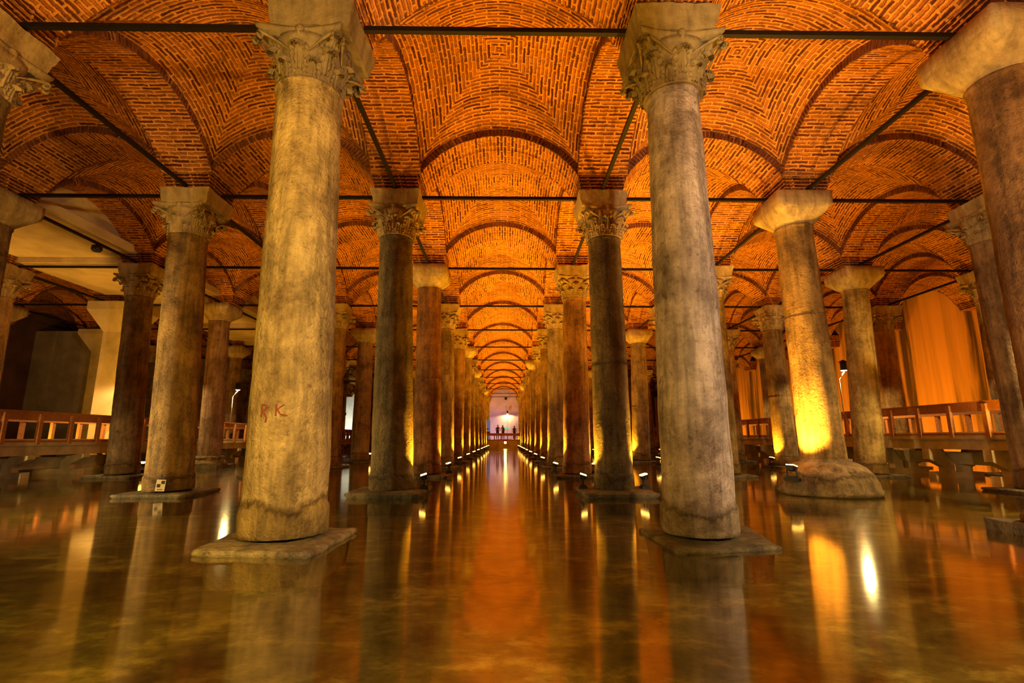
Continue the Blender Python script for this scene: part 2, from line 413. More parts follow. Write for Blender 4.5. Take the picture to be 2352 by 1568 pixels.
# the far left strip between the last row of columns and the wall
cr = root('ceiling', (-24.3, 0, 0), kind='structure')
for r in range(-1, 14):
    ym = (ROW[r] + ROW[r + 1]) / 2; sy = ((ROW[r + 1] - ROW[r]) / 2 - HW) / AY
    link('vault', V_LO, cr, (0, ym, 0), (0, 0, 0), ((2.7 - HW) / AX, sy, 1)); link('arch', A_T, cr, (0, ROW[r], 0), (0, 0, 0), ((2.7 - HW) / AX, 1, 1))
    link('side_arch', A_L, cr, (2.7, ym, 0), (0, 0, pi / 2), (sy, 1, 1)); link('pier', PIER, cr, (2.7, ROW[r], 0))

# ================================================================== columns
def shaft_profile(h0, h1, rb, rt, joint=None, collar=True, n=40):
    pr = []
    if collar: pr += [(rb * 1.03, h0), (rb * 1.05, h0 + .05), (rb * 1.045, h0 + .27), (rb * 1.03, h0 + .31), (rb * .985, h0 + .335)]
    else: pr += [(rb, h0)]
    zs = h0 + .36 if collar else h0 + .03
    for i in range(n + 1):
        t = i / n; z = zs + (h1 - .10 - zs) * t; r = rb * .98 + (rt - rb * .98) * (t ** 1.25)
        if joint and abs(z - joint) < (h1 - zs) / n * .5:
            pr += [(r, z - .04), (r + .002, z - .010), (r - .02, z - .006), (r - .02, z + .006), (r - .004, z + .010), (r - .004, z + .04)]
        else: pr.append((r, z))
    pr += [(rt + .002, h1 - .08), (rt + .022, h1 - .055), (rt + .022, h1 - .02), (rt + .01, h1)]
    return pr
_sh = {}
def shaft(h1, rb, rt, joint=None, collar=True, jit=.012):
    k = (h1, rb, rt, joint, collar, jit)
    if k not in _sh:
        mb = MB(); mb.lathe(shaft_profile(.10, h1, rb, rt, joint, collar), 56, jit=jit); _sh[k] = mb.mesh('shaft', STONE)
    return _sh[k]
def bellr(z, rb): 
    t = max(0, (z - 5.80) / .60); return rb + .012 + .125 * t ** 1.9
def leaf(mb, ang, z0, z1, rb, out, width, nt_=34, ns=30, curl=.07):
    """acanthus leaf wrapped on the bell: lobed outline, fanned ribs, drilled eyes, curled tip"""
    H = z1 - z0
    for side in (0, 1):
        P = []
        for i in range(nt_ + 1):
            t = i / nt_; row = []
            tt = min(t / .84, 1); z = z0 + H * tt; ro = bellr(z, rb) + .028 + out * tt ** 3
            if t > .84:
                q = (t - .84) / .16; z = z0 + H * (1 + .05 * sin(q * pi)) - .055 * q * q; ro = bellr(z0 + H, rb) + .028 + out + curl * sin(q * pi / 2)
            wl = width * (.70 + .34 * sin(min(1, t / .8) * pi * .62)) * (1 - .62 * max(0, (t - .62) / .38) ** 1.6)
            lob = abs(sin(t * pi * 4.0 + .25)); wl *= .80 + .22 * lob ** .55
            for j in range(ns + 1):
                s_ = -1 + 2 * j / ns; u = wl * s_
                fan = atan2(abs(s_), 1.28 - t)
                rib = .018 * math.exp(-(s_ / .10) ** 2) + .010 * cos(fan * 17) * min(1, abs(s_) * 3)
                pit = 0
                for (pt, ps, ar, as_) in ((.26, .50, .05, .13), (.50, .56, .052, .13), (.73, .50, .045, .13)):
                    e = abs(s_) - ps; d2 = ((t - pt - .25 * e) / ar) ** 2 + (e / as_) ** 2
                    if d2 < 4: pit += .065 * math.exp(-d2 * d2)
                edge = .030 * abs(s_) ** 4
                rr = ro + rib - pit - edge - (.022 if side else 0)
                a = ang + u / (rb + .10 + .3 * (ro - rb - .06))
                zz = z - .10 * (z1 - z0) * s_ * s_ * t * (1 if t > .5 else t * 2)
                row.append((cos(a) * rr, sin(a) * rr, zz))
            P.append(row)
        mb.grid(P, None, 0, True, flip=bool(side))
def capital_mesh():
    mb = MB(); z0, z1 = 5.80, 6.50; rb = .385
    pr = [(rb + .012, z0), (rb + .02, z0 + .02), (rb + .012, z0 + .04)]
    for i in range(10):
        z = z0 + .06 + .54 * i / 9; pr.append((bellr(z, rb), z))
    mb.lathe(pr, 48)
    for k in range(8): leaf(mb, k * pi / 4 + pi / 8, z0 + .01, z0 + .25, rb, .02, .150, curl=.075)
    for k in range(8): leaf(mb, k * pi / 4, z0 + .12, z0 + .43, rb - .012, .03, .165, curl=.085)
    for k in range(4):
        a = k * pi / 2 + pi / 4; leaf(mb, a, z0 + .30, z0 + .57, rb + .0, .13, .125, curl=.07)
        for sg in (-1, 1):
            pts = []
            for i in range(24):
                q = i / 23
                if q < .5:
                    e = q / .5; ang_ = a + sg * (.52 - .42 * e); r_ = bellr(z0 + .36 + .17 * e, rb) + .03 + .20 * e ** 2; z = z0 + .36 + .17 * e
                else:
                    e = (q - .5) / .5; sp = .055 * (1 - e * .85); th = pi / 2 - e * 2 * pi * 1.2
                    ang_ = a + sg * .10; r_ = bellr(z0 + .53, rb) + .225 + sp * cos(th); z = z0 + .485 + sp * sin(th)
                pts.append((r_ * cos(ang_), r_ * sin(ang_), z))
            mb.tube(pts, .03, 8, radii=[.008 + .013 * min(1, i / 10) for i in range(24)])
    return mb.mesh('capital', CAPM)
def abacus_mesh():
    mb = MB(); n = 16; z0, z1 = 6.38, 6.50; H = .56
    def side(t, k, h):      # concave sides
        c = .085 * (1 - t * t); x, y = t * h, -(h - c * (h / H))
        a = k * pi / 2; return (x * cos(a) - y * sin(a), x * sin(a) + y * cos(a))
    rings = [(z0, H * .86), (z0 + .045, H * .93), (z0 + .05, H * .97), (z1 - .03, H), (z1, H)]
    P = []
    for z, h in rings:
        row = []
        for k in range(4):
            for i in range(n):
                x, y = side(-1 + 2 * i / n, k, h); row.append((x, y, z))
        P.append(row)
    b = mb.grid(P, None, 0, True, wrap=True); m = 4 * n
    mb.face([b + j for j in range(m)][::-1]); mb.face([b + 4 * m + j for j in range(m)])
    for k in range(4):      # boss in the middle of each side
        a = k * pi / 2; M = Matrix.Rotation(a, 4, 'Z') @ Matrix.Translation((0, -.47, 6.435)) @ Matrix.Scale(1.15, 4, (0, 0, 1))
        pr = [(.001, -.09), (.035, -.08), (.055, -.03), (.06, .03), (.05, .055), (.001, .06)]
        mb.lathe(pr, 12, M=M, cap0=False, cap1=False)
    return mb.mesh('abacus', CAPM)
def impost_mesh(seed):
    mb = MB()
    sh = lambda q, c: Vector((q.x * (1 + .14 * c), q.y * (1 + .14 * c), q.z - (0.0)))
    subbox(mb, -.50, -.50, 6.495, .50, .50, 6.835, 14, 0, sh); rough(mb, .028, 3.0, seed)
    return mb.mesh('impost_block', CAPM)
def plaincap_mesh():
    mb = MB(); pr = []; sq = []
    n = 12
    pr += [(.405, 6.13), (.415, 6.16)]; sq += [0, 0]
    for i in range(n + 1):
        t = i / n; pr.append((.415 + .22 * sin(t * pi / 2) ** .9, 6.17 + .42 * t)); sq.append(min(1, t * 1.25))
    pr += [(.64, 6.62), (.645, 6.835)]; sq += [1, 1]
    mb.lathe(pr, 64, sq=sq, jit=.012); return mb.mesh('capital', CAPM)
def attic_mesh(wide=.86):
    mb = MB(); r = .48
    pr = [(.60, .12), (.67, .16), (.67, .22), (.61, .27), (.57, .29), (.54, .33), (.535, .37), (.56, .39), (.56, .44), (.52, .47), (.49, .49)]
    mb.lathe(pr, 48, jit=.006); return mb.mesh('base_moulding', STONE)
def bell_mesh():
    mb = MB(); pr = [(1.02, .02), (1.04, .10), (1.0, .14), (.98, .26), (.90, .44), (.76, .58), (.62, .66), (.52, .69), (.52, .74), (.47, .75)]
    mb.lathe(pr, 56, jit=.03); return mb.mesh('base_moulding', STONE)
def plinth_mesh(pts, z0=-.55, z1=.075, seed=1, amp=.03):
    """irregular slab from plan corner points (relative)"""
    mb = MB(); n = 10; ring = []
    m = len(pts)
    for k in range(m):
        a = Vector(pts[k]).to_2d(); b = Vector(pts[(k + 1) % m]).to_2d()
        for i in range(n):
            p = a.lerp(b, i / n); d = noise.noise(Vector((p.x * 3, p.y * 3, seed))) * amp * 1.6; ring.append(p * (1 + d))
    P = []
    for s_, z in ((.80, z0), (.90, -.05), (1.0, z1 - .045), (.99, z1 - .012), (.95, z1), (.8, z1 + .004), (.4, z1 + .008), (.05, z1 + .008)):
        P.append([(p.x * s_, p.y * s_, z + (amp * .5 * noise.noise(Vector((p.x * 4 * s_, p.y * 4 * s_, seed + 4))) if z > 0 else 0)) for p in ring])
    b = mb.grid(P, None, 0, True, wrap=True); L = len(ring)
    mb.face([b + 7 * L + j for j in range(L)], None, 0); return mb.mesh('plinth', PLINTHM)
CAP = capital_mesh(); ABA = abacus_mesh(); IMP = [impost_mesh(i * 3.7) for i in range(4)]; PCAP = plaincap_mesh()
ATT = attic_mesh(); BELL = bell_mesh()
q = .72; SQ = plinth_mesh([(-q, -q), (q, -q), (q, q), (-q, q)], seed=3)
PL_A = plinth_mesh([(-.68, -.75), (.60, -.85), (.66, .60), (-.8, .68)], seed=5, amp=.045, z1=.062); PL_A.materials.clear(); PL_A.materials.append(PLINTHL)
PL_B = plinth_mesh([(-.60, -.75), (.60, -.53), (.80, .68), (-.66, .55)], seed=8, amp=.045, z1=.045)
SQ_W = plinth_mesh([(-.78, -.82), (.72, -.86), (.80, .72), (-.8, .72)], seed=4, z1=.11)
def squareplinth(): 
    mb = MB(); subbox(mb, -.72, -.72, -.55, .72, .72, .14, 10); rough(mb, .02, 3, 2); return mb.mesh('plinth', PLINTHM)
BLOCK = squareplinth()

PLAIN = {(-1, 3), (-1, 6), (-1, 8), (-1, 11), (1, 7), (1, 10), (2, 1), (2, 2), (3, 3), (-3, 2), (-3, 4), (-2, 5), (2, 5), (-5, 4), (2, 8), (-3, 6), (-3, 8), (3, 6), (-4, 6), (4, 6), (-2, 8)}
OFFB = {(-1, 1): -.03, (1, 1): .06, (-1, 2): .09, (1, 2): .12, (-3 + 1, 2): .0, (-1, 3): .06, (1, 3): .05}
OFF = {  # base dx, top dx (measured lean)
    (-1, 1): (-.03, -.16), (1, 1): (.05, .07), (-1, 2): (.10, -.04), (1, 2): (.13, .10), (-2, 2): (.13, -.14), (2, 2): (0, -.11),
    (3, 2): (.0, -.15), (-1, 3): (.07, -.02), (1, 3): (.05, .09), (-3, 3): (.15, -.1), (3, 3): (-.12, .15), (-3, 4): (0, -.22), (-2, 4): (0, .1), (3, 4): (-.05, -.15)}
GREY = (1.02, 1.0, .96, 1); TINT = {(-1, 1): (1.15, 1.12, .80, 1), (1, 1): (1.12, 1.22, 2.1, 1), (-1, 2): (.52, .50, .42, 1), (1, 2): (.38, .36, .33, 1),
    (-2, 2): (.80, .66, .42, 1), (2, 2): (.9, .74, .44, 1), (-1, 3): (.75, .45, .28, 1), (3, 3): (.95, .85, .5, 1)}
SIZE = {(-1, 1): (.480, .42), (1, 1): (.425, .345), (-1, 2): (.46, .375), (1, 2): (.42, .375), (-2, 2): (.46, .40), (2, 2): (.47, .40), (3, 2): (.44, .385),
        (-1, 3): (.45, .39), (1, 3): (.44, .385)}
JOINT = {(2, 2): 4.02, (-1, 3): 3.05, (3, 3): 3.3, (-2, 5): 3.3, (3, 4): 3.0, (-1, 2): None, (2, 5): 2.9, (-1, 7): 2.6, (1, 6): 2.4, (-2, 4): 2.9, (1, 8): 2.2, (-1, 9): 2.2}
ORD = ['', 'first', 'second', 'third', 'fourth', 'fifth', 'sixth', 'seventh', 'eighth', 'ninth', 'tenth', 'eleventh', 'twelfth', 'thirteenth']
LINE = {1: 'first', 2: 'second', 3: 'third', 4: 'fourth', 5: 'fifth'}
SPECIAL = {
    (-1, 1): 'big honey coloured column with red letters, nearest one left of the central aisle',
    (1, 1): 'big pale grey column with leafy capital, nearest one right of the central aisle',
    (2, 2): 'column lit bright yellow by a floodlight, standing on a wide bell shaped base',
    (-2, 2): 'rough yellow lit column with checkered survey card stuck on its foot',
    (1, 2): 'dark mottled column with floodlights glowing on both sides of its foot',
    (-1, 2): 'mossy brown column, second one left of the central aisle, floodlight on its right',
    (-1, 3): 'reddish two piece column under a plain block capital, third left of the aisle'}
def column(lane, r, detail=True):
    side = 'left' if lane < 0 else 'right'; pl = (lane, r) in PLAIN
    if (lane, r) in SPECIAL: lab = SPECIAL[(lane, r)]
    else:
        cap = 'plain capital' if pl else 'leafy capital'
        lab = f"stone column with {cap}, {ORD[r]} back in the {LINE[abs(lane)]} line {side} of the aisle"
        if r < 1: lab = f"stone column behind the viewer in the {LINE[abs(lane)]} line {side} of the aisle"
    bx, tx = OFF.get((lane, r), (random.uniform(-.06, .06), random.uniform(-.08, .08)))
    o = root('stone_column', (LANE[lane] + bx, ROW[r], 0), label=lab, cat='column', kind='thing', group='stone columns carrying the vaults')
    rb, rt = SIZE.get((lane, r), ((.46, .395) if (lane + r) % 2 else (.445, .39)))
    h1 = 6.14 if pl else 5.81
    d = tx - bx
    jt = JOINT.get((lane, r)) if (lane, r) in JOINT else (2.8 if (lane * 3 + r) % 5 == 0 else None)
    base = {(2, 2): 'bell', (2, 1): 'attic', (-3, 4): 'attic'}.get((lane, r))
    me = shaft(h1, rb, rt, jt, base is None, .010 if r > 1 else .014)
    s_ = link('shaft', me, o, (0, 0, 0)); s_.rotation_euler = (0, atan2(d, h1), 0)
    if base == 'bell': link('base_moulding', BELL, o); s_.location.z = 0
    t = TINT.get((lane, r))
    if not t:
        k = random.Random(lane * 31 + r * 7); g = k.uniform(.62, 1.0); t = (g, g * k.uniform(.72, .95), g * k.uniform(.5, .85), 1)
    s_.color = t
    if base == 'attic': link('base_moulding', ATT, o); link('plinth', BLOCK, o)
    elif (lane, r) == (-1, 1): link('plinth', PL_A, o, (.03, 0, 0))
    elif (lane, r) == (1, 1): link('plinth', PL_B, o, (.08, 0, 0))
    elif (lane, r) in ((1, 2), (-1, 2)): link('plinth', SQ_W, o)
    elif base != 'bell': link('plinth', SQ, o, (0, 0, 0), (0, 0, random.choice([0, pi / 2, pi]) + random.uniform(-.06, .06)))
    ix = tx - bx
    g = (.95, .86, .7, 1)
    if (lane, r) in ((-1, 1), (1, 1)): g = (.46, .43, .34, 1)
    if pl:
        c = link('capital', PCAP, o, (ix, 0, 0)); c.color = (1.05, .98, .8, 1)
    else:
        c = link('capital', CAP, o, (ix, 0, 0)); c.color = g
        a = link('abacus', ABA, c); a.color = g
        b = link('impost_block', IMP[(lane * 5 + r) % 4], o, (-bx * .8 + ix * .15, 0, 0)); b.color = g
    return o
def inview(x, y, m=1.0):
    return y > 0 and abs(x - CX - y * .0143) < y * 1.03 + m
for lane in lanes:
    if lane == 5: continue
    for r in range(0, 14):
        if (lane, r) in ((-4, 4), (-5, 5)): continue
        x, y = LANE[lane], ROW[r]
        if abs(lane) <= 1 or inview(x, y, 1.7):
            if abs(lane) >= 3 and r > 11: continue
            column(lane, r)
for lane in (-2, 2): 
    pass
# concrete pillar with flared head
o = root('concrete_pillar', (-16.35, ROW[4], 0), label='smooth modern concrete pillar with flared square head, behind the left railing', cat='pillar', kind='thing')
mb = MB(); mb.frustum(.42, .45, -.55, .42, .45, 5.6); build('shaft', mb, PLASTER, o)
mb = MB(); mb.frustum(.42, .45, 5.6, .98, .8, 6.5); mb.frustum(.98, .8, 6.5, .98, .8, 6.845); build('flared_head', mb, PLASTER, o)
o = root('concrete_pillar', (-20.9, 26.6, 0), label='dim reddish concrete pillar with flared head, in shade by the left wall', cat='pillar', kind='thing')
mb = MB(); mb.frustum(.42, .45, -.55, .42, .45, 5.6); build('shaft', mb, PLASTER, o)
mb = MB(); mb.frustum(.42, .45, 5.6, .98, .8, 6.5); mb.frustum(.98, .8, 6.5, .98, .8, 6.75); build('flared_head', mb, PLASTER, o)

# ================================================================== tie rods
def rod_mesh(L, axis):
    mb = MB(); h = .036
    if axis == 'x': mb.box(-L / 2, -h, -h, L / 2, h, h)
    else: mb.box(-h, -L / 2, -h, h, L / 2, h)
    return mb.mesh('tie_rod', IRON)
RX = rod_mesh(4.8 - 2 * .53, 'x')
for i, (a, b) in enumerate(zip(lanes[:-1], lanes[1:])):
    xm = (LANE[a] + LANE[b]) / 2; k = min(abs(a), abs(b)) if a * b > 0 else 0
    side = 'left' if xm < 0 else 'right'
    for r in range(1, 14):
        if not inview(xm, ROW[r], 2.0): continue
        if k >= 2 and r > 9: continue
        if b == 5: continue
        if k == 0: lab = f"black iron tie rod across the central aisle between its {ORD[r]} pair of columns"
        else: lab = f"black tie rod joining column lines {k} and {k+1} {side} of the aisle, {ORD[r]} row"
        if k: lab = f"black tie rod from {LINE[k]} to {LINE[k+1]} column line {side} of aisle, {ORD[r]} row"
        tag(link('tie_rod', RX, None, (xm, ROW[r], ROD_Z)), lab, 'tie rod', 'iron tie rods under the arches')
_ry = {}
for lane in lanes:
    if lane == 5: continue
    side = 'left' if lane < 0 else 'right'
    for r in range(1, 10 if abs(lane) < 2 else 7):
        if not inview(LANE[lane], ROW[r + 1], .4): continue
        L = round(ROW[r + 1] - ROW[r] - 1.06, 2)
        if L not in _ry: _ry[L] = rod_mesh(L, 'y')
        ym = (ROW[r] + ROW[r + 1]) / 2
        lab = f"black tie rod running from {ORD[r]} to {ORD[r+1]} column, {LINE[abs(lane)]} line {side} of aisle"
        tag(link('tie_rod', _ry[L], None, (LANE[lane], ym, ROD_Z)), lab, 'tie rod', 'iron tie rods under the arches')

# ================================================================== floodlights at the column feet
def flood_meshes():
    M = {}
    mb = MB(); mb.box(-.16, -.12, 0, .16, .12, .09); mb.box(-.12, -.09, .09, .12, .09, .13); M['foot'] = mb.mesh('foot', DARKM)
    mb = MB(); mb.box(-.15, -.02, .12, -.135, .02, .36); mb.box(.135, -.02, .12, .15, .02, .36); mb.box(-.15, -.02, .12, .15, .02, .135); M['yoke'] = mb.mesh('yoke', DARKM)
    mb = MB(); R_ = Matrix.Translation((0, 0, .33)) @ Matrix.Rotation(-.30, 4, 'X')
    mb.frustum(.09, .07, -.06, .13, .10, .07); mb.v = [tuple(R_ @ Vector(p)) for p in mb.v]; M['head'] = mb.mesh('lamp_head', DARKM)
    mb = MB(); mb.box(-.115, -.085, .071, .115, .085, .096, 0, R_); M['lens'] = mb.mesh('lens', LENS)
    return M
FM = flood_meshes()
nlamp = 0
def spot(parent, loc, aim, power, col, size=2.3, blend=.6, rad=.06):
    l = bpy.data.lights.new('flood_beam', 'SPOT'); l.energy = power * K; l.color = col; l.spot_size = size; l.spot_blend = blend; l.shadow_soft_size = rad
    o = bpy.data.objects.new('flood_beam', l); COL.objects.link(o); o.parent = parent; o.location = loc
    o.rotation_euler = (Vector(aim)).to_track_quat('-Z', 'Y').to_euler(); return o
def flood(lane, r, dx, dy, power, label, col=ORANGE, z=.09, lean=-.10, size=2.2, cable=False):
    cx = LANE[lane] + OFF.get((lane, r), (0, 0))[0]
    x, y = cx + dx, ROW[r] + dy
    rz = atan2(-dx, dy) if True else 0     # local +Y points to the column
    rz = atan2(dx, -dy)
    o = root('floodlight', (x, y, z), rz, label=label, cat='floodlight', group='floodlights at the column feet')
    o.scale = (.78, .78, .78)
    for k, n in (('foot', 'foot'), ('yoke', 'yoke'), ('head', 'lamp_head')): link(n, FM[k], o)
    h = o.children[-1] if o.children else None
    link('lens', FM['lens'], o)
    if cable:
        mb = MB(); pts = [(.1, -.08, .28), (.2, -.12, .14), (.28, -.05, .03), (.2, .1, .01), (.05, .12, .02), (-.2, .05, .01)]
        mb.tube(pts, .008, 6); build('cable', mb, CABLE, o)
    spot(o, (0, .03, .46), (0, lean, 1), power, col, size)
    return o
def nm(lane, r): return f"{ORD[r]} column of the {LINE[abs(lane)]} line {'left' if lane < 0 else 'right'}"
CEN = 250
for r in range(2, 14):
    p = CEN * (1.0 if r < 4 else 1.6)
    flood(-1, r, .68, .10 if r == 2 else .2, p, f"glowing orange floodlight on the aisle side of the {ORD[r]} column left of the aisle", cable=r < 4)
    flood(1, r, -.68, .06 if r == 2 else .2, p, f"glowing orange floodlight on the aisle side of the {ORD[r]} column right of the aisle", cable=r < 4)
flood(1, 2, .67, .02, 300, 'glowing orange floodlight on the outer side of the dark mottled column foot')
flood(1, 3, .60, .1, 300, 'orange floodlight on the outer side of the third right aisle column')
flood(1, 5, .60, .1, 300, 'orange floodlight on the outer side of the fifth right aisle column')
fl = flood(2, 2, -.98, -.42, 520, 'round glowing floodlight in front of the bell shaped column base', AMBER, z=.30, lean=.16)
for lane, r, dx, dy, p in ((2, 3, -.70, .1, 420), (2, 4, -.70, -.1, 300), (2, 5, -.7, -.1, 300), (2, 7, -.7, -.1, 300), (3, 4, -.7, -.1, 300), (3, 5, -.7, -.1, 300), (3, 7, -.7, -.1, 300),
                          (-2, 3, .1, .72, 150), (-2, 5, .3, .68, 170), (-3, 3, .1, .72, 100), (-3, 5, .1, .72, 100), (-2, 7, .5, .55, 250), (-4, 5, .3, .68, 100), (-2, 9, .65, .35, 250), (2, 9, -.65, .35, 250),
                          (3, 2, .55, .5, 260), (2, 11, -.65, .35, 250), (-2, 11, .65, .35, 250)):
    flood(lane, r, dx, dy, p, f"orange floodlight lighting the {nm(lane, r)} of the aisle")
# floodlights behind the viewer, on the nearest columns out of frame
for lane, dx in ((-1, .6), (1, -.6), (2, -.6), (-2, .6), (3, -.6)):
    flood(lane, 0, dx, .1, {-1: 150, 1: 270, 2: 330, -2: 60, 3: 280}[lane], f"floodlight behind the viewer by the {LINE[abs(lane)]} line {'left' if lane < 0 else 'right'} of the aisle")
flood(-2, 1, -.2, .8, 70, 'floodlight behind the nearest column of second line left')

# ================================================================== walkways
def walkway(X, sgn, yA, yB, deck, label, near):
    """X is the edge towards the aisle, the deck lies on side sgn"""
    W_ = 1.5; o = root('walkway', (X, 0, 0), label=label, cat='walkway')
    xs = sorted((0, sgn * W_))
    mb = MB(); mb.box(xs[0], yA, deck - .08, xs[1], yB, deck); build('deck', mb, WOOD, o)
    mb = MB()
    for xx in (0, sgn * W_): mb.box(xx - .06, yA, deck - .17, xx + .06, yB, deck - .06)
    build('edge_beam', mb, CONC, o)
    mb = MB()
    for xx in (sgn * .12, sgn * (W_ - .12)): mb.box(xx - .08, yA, deck - .46, xx + .08, yB, deck - .17)
    build('girder', mb, CONC, o)
    mb = MB(); mb.box(min(sgn * .8, sgn * .95), yA, deck - .92, max(sgn * .8, sgn * .95), yB, deck - .55); build('service_duct', mb, CONC, o)
    # railings: a tall board on top, posts, inner liners in a paler, lit tone
    for k, xx in enumerate((0, sgn * W_)):
        mb = MB(); mb.box(xx - .025, yA, deck + .60, xx + .025, yB, deck + .85); mb.box(xx - .06, yA, deck + .85, xx + .06, yB, deck + .88)
        build('handrail', mb, WOOD, o)
        mb = MB(); mb.box(xx - .03, yA, deck + .0, xx + .03, yB, deck + .04); build('bottom_rail', mb, WOOD_LIT, o)
    pm = MB(); pm.box(-.05, -.06, -.12, .05, .06, .80); pmesh = pm.mesh('post', WOOD)
    n = int((yB - yA) / 1.15)
    for k, xx in enumerate((0, sgn * W_)):
        for i in range(min(n, 45)): link('post', pmesh, o, (xx + (-.05 if xx == 0 else .05) * sgn * 1, yA + .4 + i * 1.15, deck))
    # Y shaped concrete trestles
    tm = MB(); c = sgn * W_ / 2
    tm.box(c - .75, -.14, -.5, c + .75, .14, .18)
    tm2 = MB()
    for e in (-1, 1):
        b = len(tm2.v)
        outer = .28 if e < 0 else -.28
        pts = [(c + e * .42, .12), (c + e * .42, .32), (c + e * .86, .56), (c + e * .86, deck - .46), (c + e * .40, deck - .46), (c + e * .30, .62), (c + e * .12, .40), (c + e * .12, .12)]
        L = len(pts)
        for y in (-.13, .13):
            for (x, z) in pts: tm2.v.append((x, y, z))
        tm2.face([b + i for i in range(L)]); tm2.face([b + L + i for i in range(L)][::-1])
        for i in range(L): tm2.face([b + i, b + L + i, b + L + (i + 1) % L, b + (i + 1) % L])
    tm.v += []; off = len(tm.v)
    tm.v += tm2.v; tm.f += [tuple(i + off for i in f) for f in tm2.f]; tm.uv += tm2.uv; tm.mi += tm2.mi; tm.sm += tm2.sm
    tmesh = tm.mesh('trestle', CONC)
    m = int((yB - yA) / 2.05)
    for i in range(m): link('trestle', tmesh, o, (0, yA + .6 + i * 2.05, 0))
    return o
walkway(-14.3, -1, 3.0, 61.8, 1.13, 'wooden walkway with boarded railing on concrete trestles, along the left side', True)
walkway(13.35, 1, 3.0, 61.8, 1.33, 'wooden walkway with boarded railing on concrete trestles, along the right side', True)
# far walkway across the hall
o = root('walkway', (0, 62.0, 0), label='walkway crossing the far end of the hall where visitors stand', cat='walkway')
mb = MB(); mb.box(-20, 0, .95, 18, 2.4, 1.1); build('deck', mb, WOOD, o)
mb = MB(); mb.box(-20, .02, -.5, 18, .2, .95); build('skirt_wall', mb, CONC, o)
mb = MB(); mb.box(-20, -.03, 1.52, 18, .03, 1.82); build('handrail', mb, WOOD, o)
pm = MB(); pm.box(-.06, -.05, 0, .06, .05, .75); pmesh = pm.mesh('post', WOOD)
for i in range(48): link('post', pmesh, o, (-19.5 + i * .8, 0, 1.02))

o = root('landing', (0, 68.0, 0), label='paved landing between the far walkway and the pink end wall', cat='landing')
mb = MB(); mb.box(-26.9, 3.4, -.5, 21.2, 8.2, 1.1); build('paving', mb, CONC, o)
# ------------------------------------------------------------------ lantern posts
def lantern(x, y, z0, h, label, kink=(-.1, 0), col=PALE, power=110, down=True):
    o = root('lantern_post', (x, y, z0), label=label, cat='lamp post')
    dx, dy = kink
    mb = MB(); mb.tube([(0, 0, 0), (0, 0, h * .55), (-.02 * (1 if dx > 0 else -1), 0, h - .55), (dx * .4, dy * .4, h - .38), (dx, dy, h - .22)], .022, 8)
    mb.lathe([(.035, 0), (.035, .04), (.024, .06)], 12); build('pole', mb, SILVER, o)
    M = Matrix.Translation((dx, dy, h - .16))
    mb = MB(); mb.lathe([(.11, 0), (.115, .02), (.115, .30), (.10, .32)], 20, M=M, cap0=False)
    hd = build('lamp_housing', mb, DARKM, o)
    mb = MB(); mb.lathe([(.16, .32), (.16, .335), (.02, .42)], 20, M=M); build('cap', mb, DARKM, o)
    mb = MB(); mb.lathe([(.10, -.02), (.11, .01), (.10, .03)], 20, M=M); build('diffuser', mb, LENSW, o)
    s_ = spot(o, (dx, dy, h - .22), (0, 0, -1), power, col, 3.0, .3, .1)
    return o
lantern(-14.215, 20.1, 1.13, 2.7, 'slender lantern post with glowing lamp on left walkway, beside the rough column', (-.22, 0), power=210)
lantern(-14.215, 26.95, 1.13, 2.75, 'slender lantern post with capped glowing lamp on left walkway, farther one', (.22, 0), power=210)
lantern(13.265, 19.55, 1.33, 2.65, 'black capped lantern post glowing on the right walkway before the streaked wall', (.22, 0), power=210)
lantern(13.265, 30.45, 1.33, 2.9, 'distant lantern post on the right walkway, just beside the pale grey column', (-.22, 0), power=210)
lantern(.55, 75.55, 1.1, 3.9, 'lantern post glowing before the far pink wall, at aisle end', (0, .1), PALE, 130)
lantern(-19.6, 63.5, 1.1, 3.0, 'tiny lantern post before the greenish lit wall, far left', (0, -.1), COOL, 600)
lantern(-14.215, 7.5, 1.13, 2.7, 'lantern post on the left walkway, out of the frame', (.22, 0), PALE, 900)
lantern(13.265, 8.6, 1.33, 2.9, 'lantern post on the right walkway, out of the frame', (-.22, 0), PALE, 700)

# unseen warm lamps put behind the viewer (they light the two nearest columns)
def unseen_lamp(x, y, h, col, power, label, aim):
    o = root('unseen_lamp', (x, y, 0), label=label, cat='lamp post')
    mb = MB(); mb.tube([(0, 0, -.55), (0, 0, h)], .03, 8); build('pole', mb, SILVER, o)
    mb = MB(); mb.lathe([(.1, h), (.12, h + .02), (.12, h + .2), (.02, h + .3)], 16); build('lamp_housing', mb, DARKM, o)
    spot(o, (0, .16, h + .05), aim, power, col, 2.2, .8, .15)
unseen_lamp(-3.4, -1.6, 2.6, (1.0, .62, .11), 640, 'unseen yellow lamp on a pole behind the viewer, left one', (.05, 1, .05))
unseen_lamp(3.0, -1.2, 2.6, (1.0, .72, .42), 680, 'unseen paler lamp on a pole behind the viewer, right one', (-.12, 1, .05))

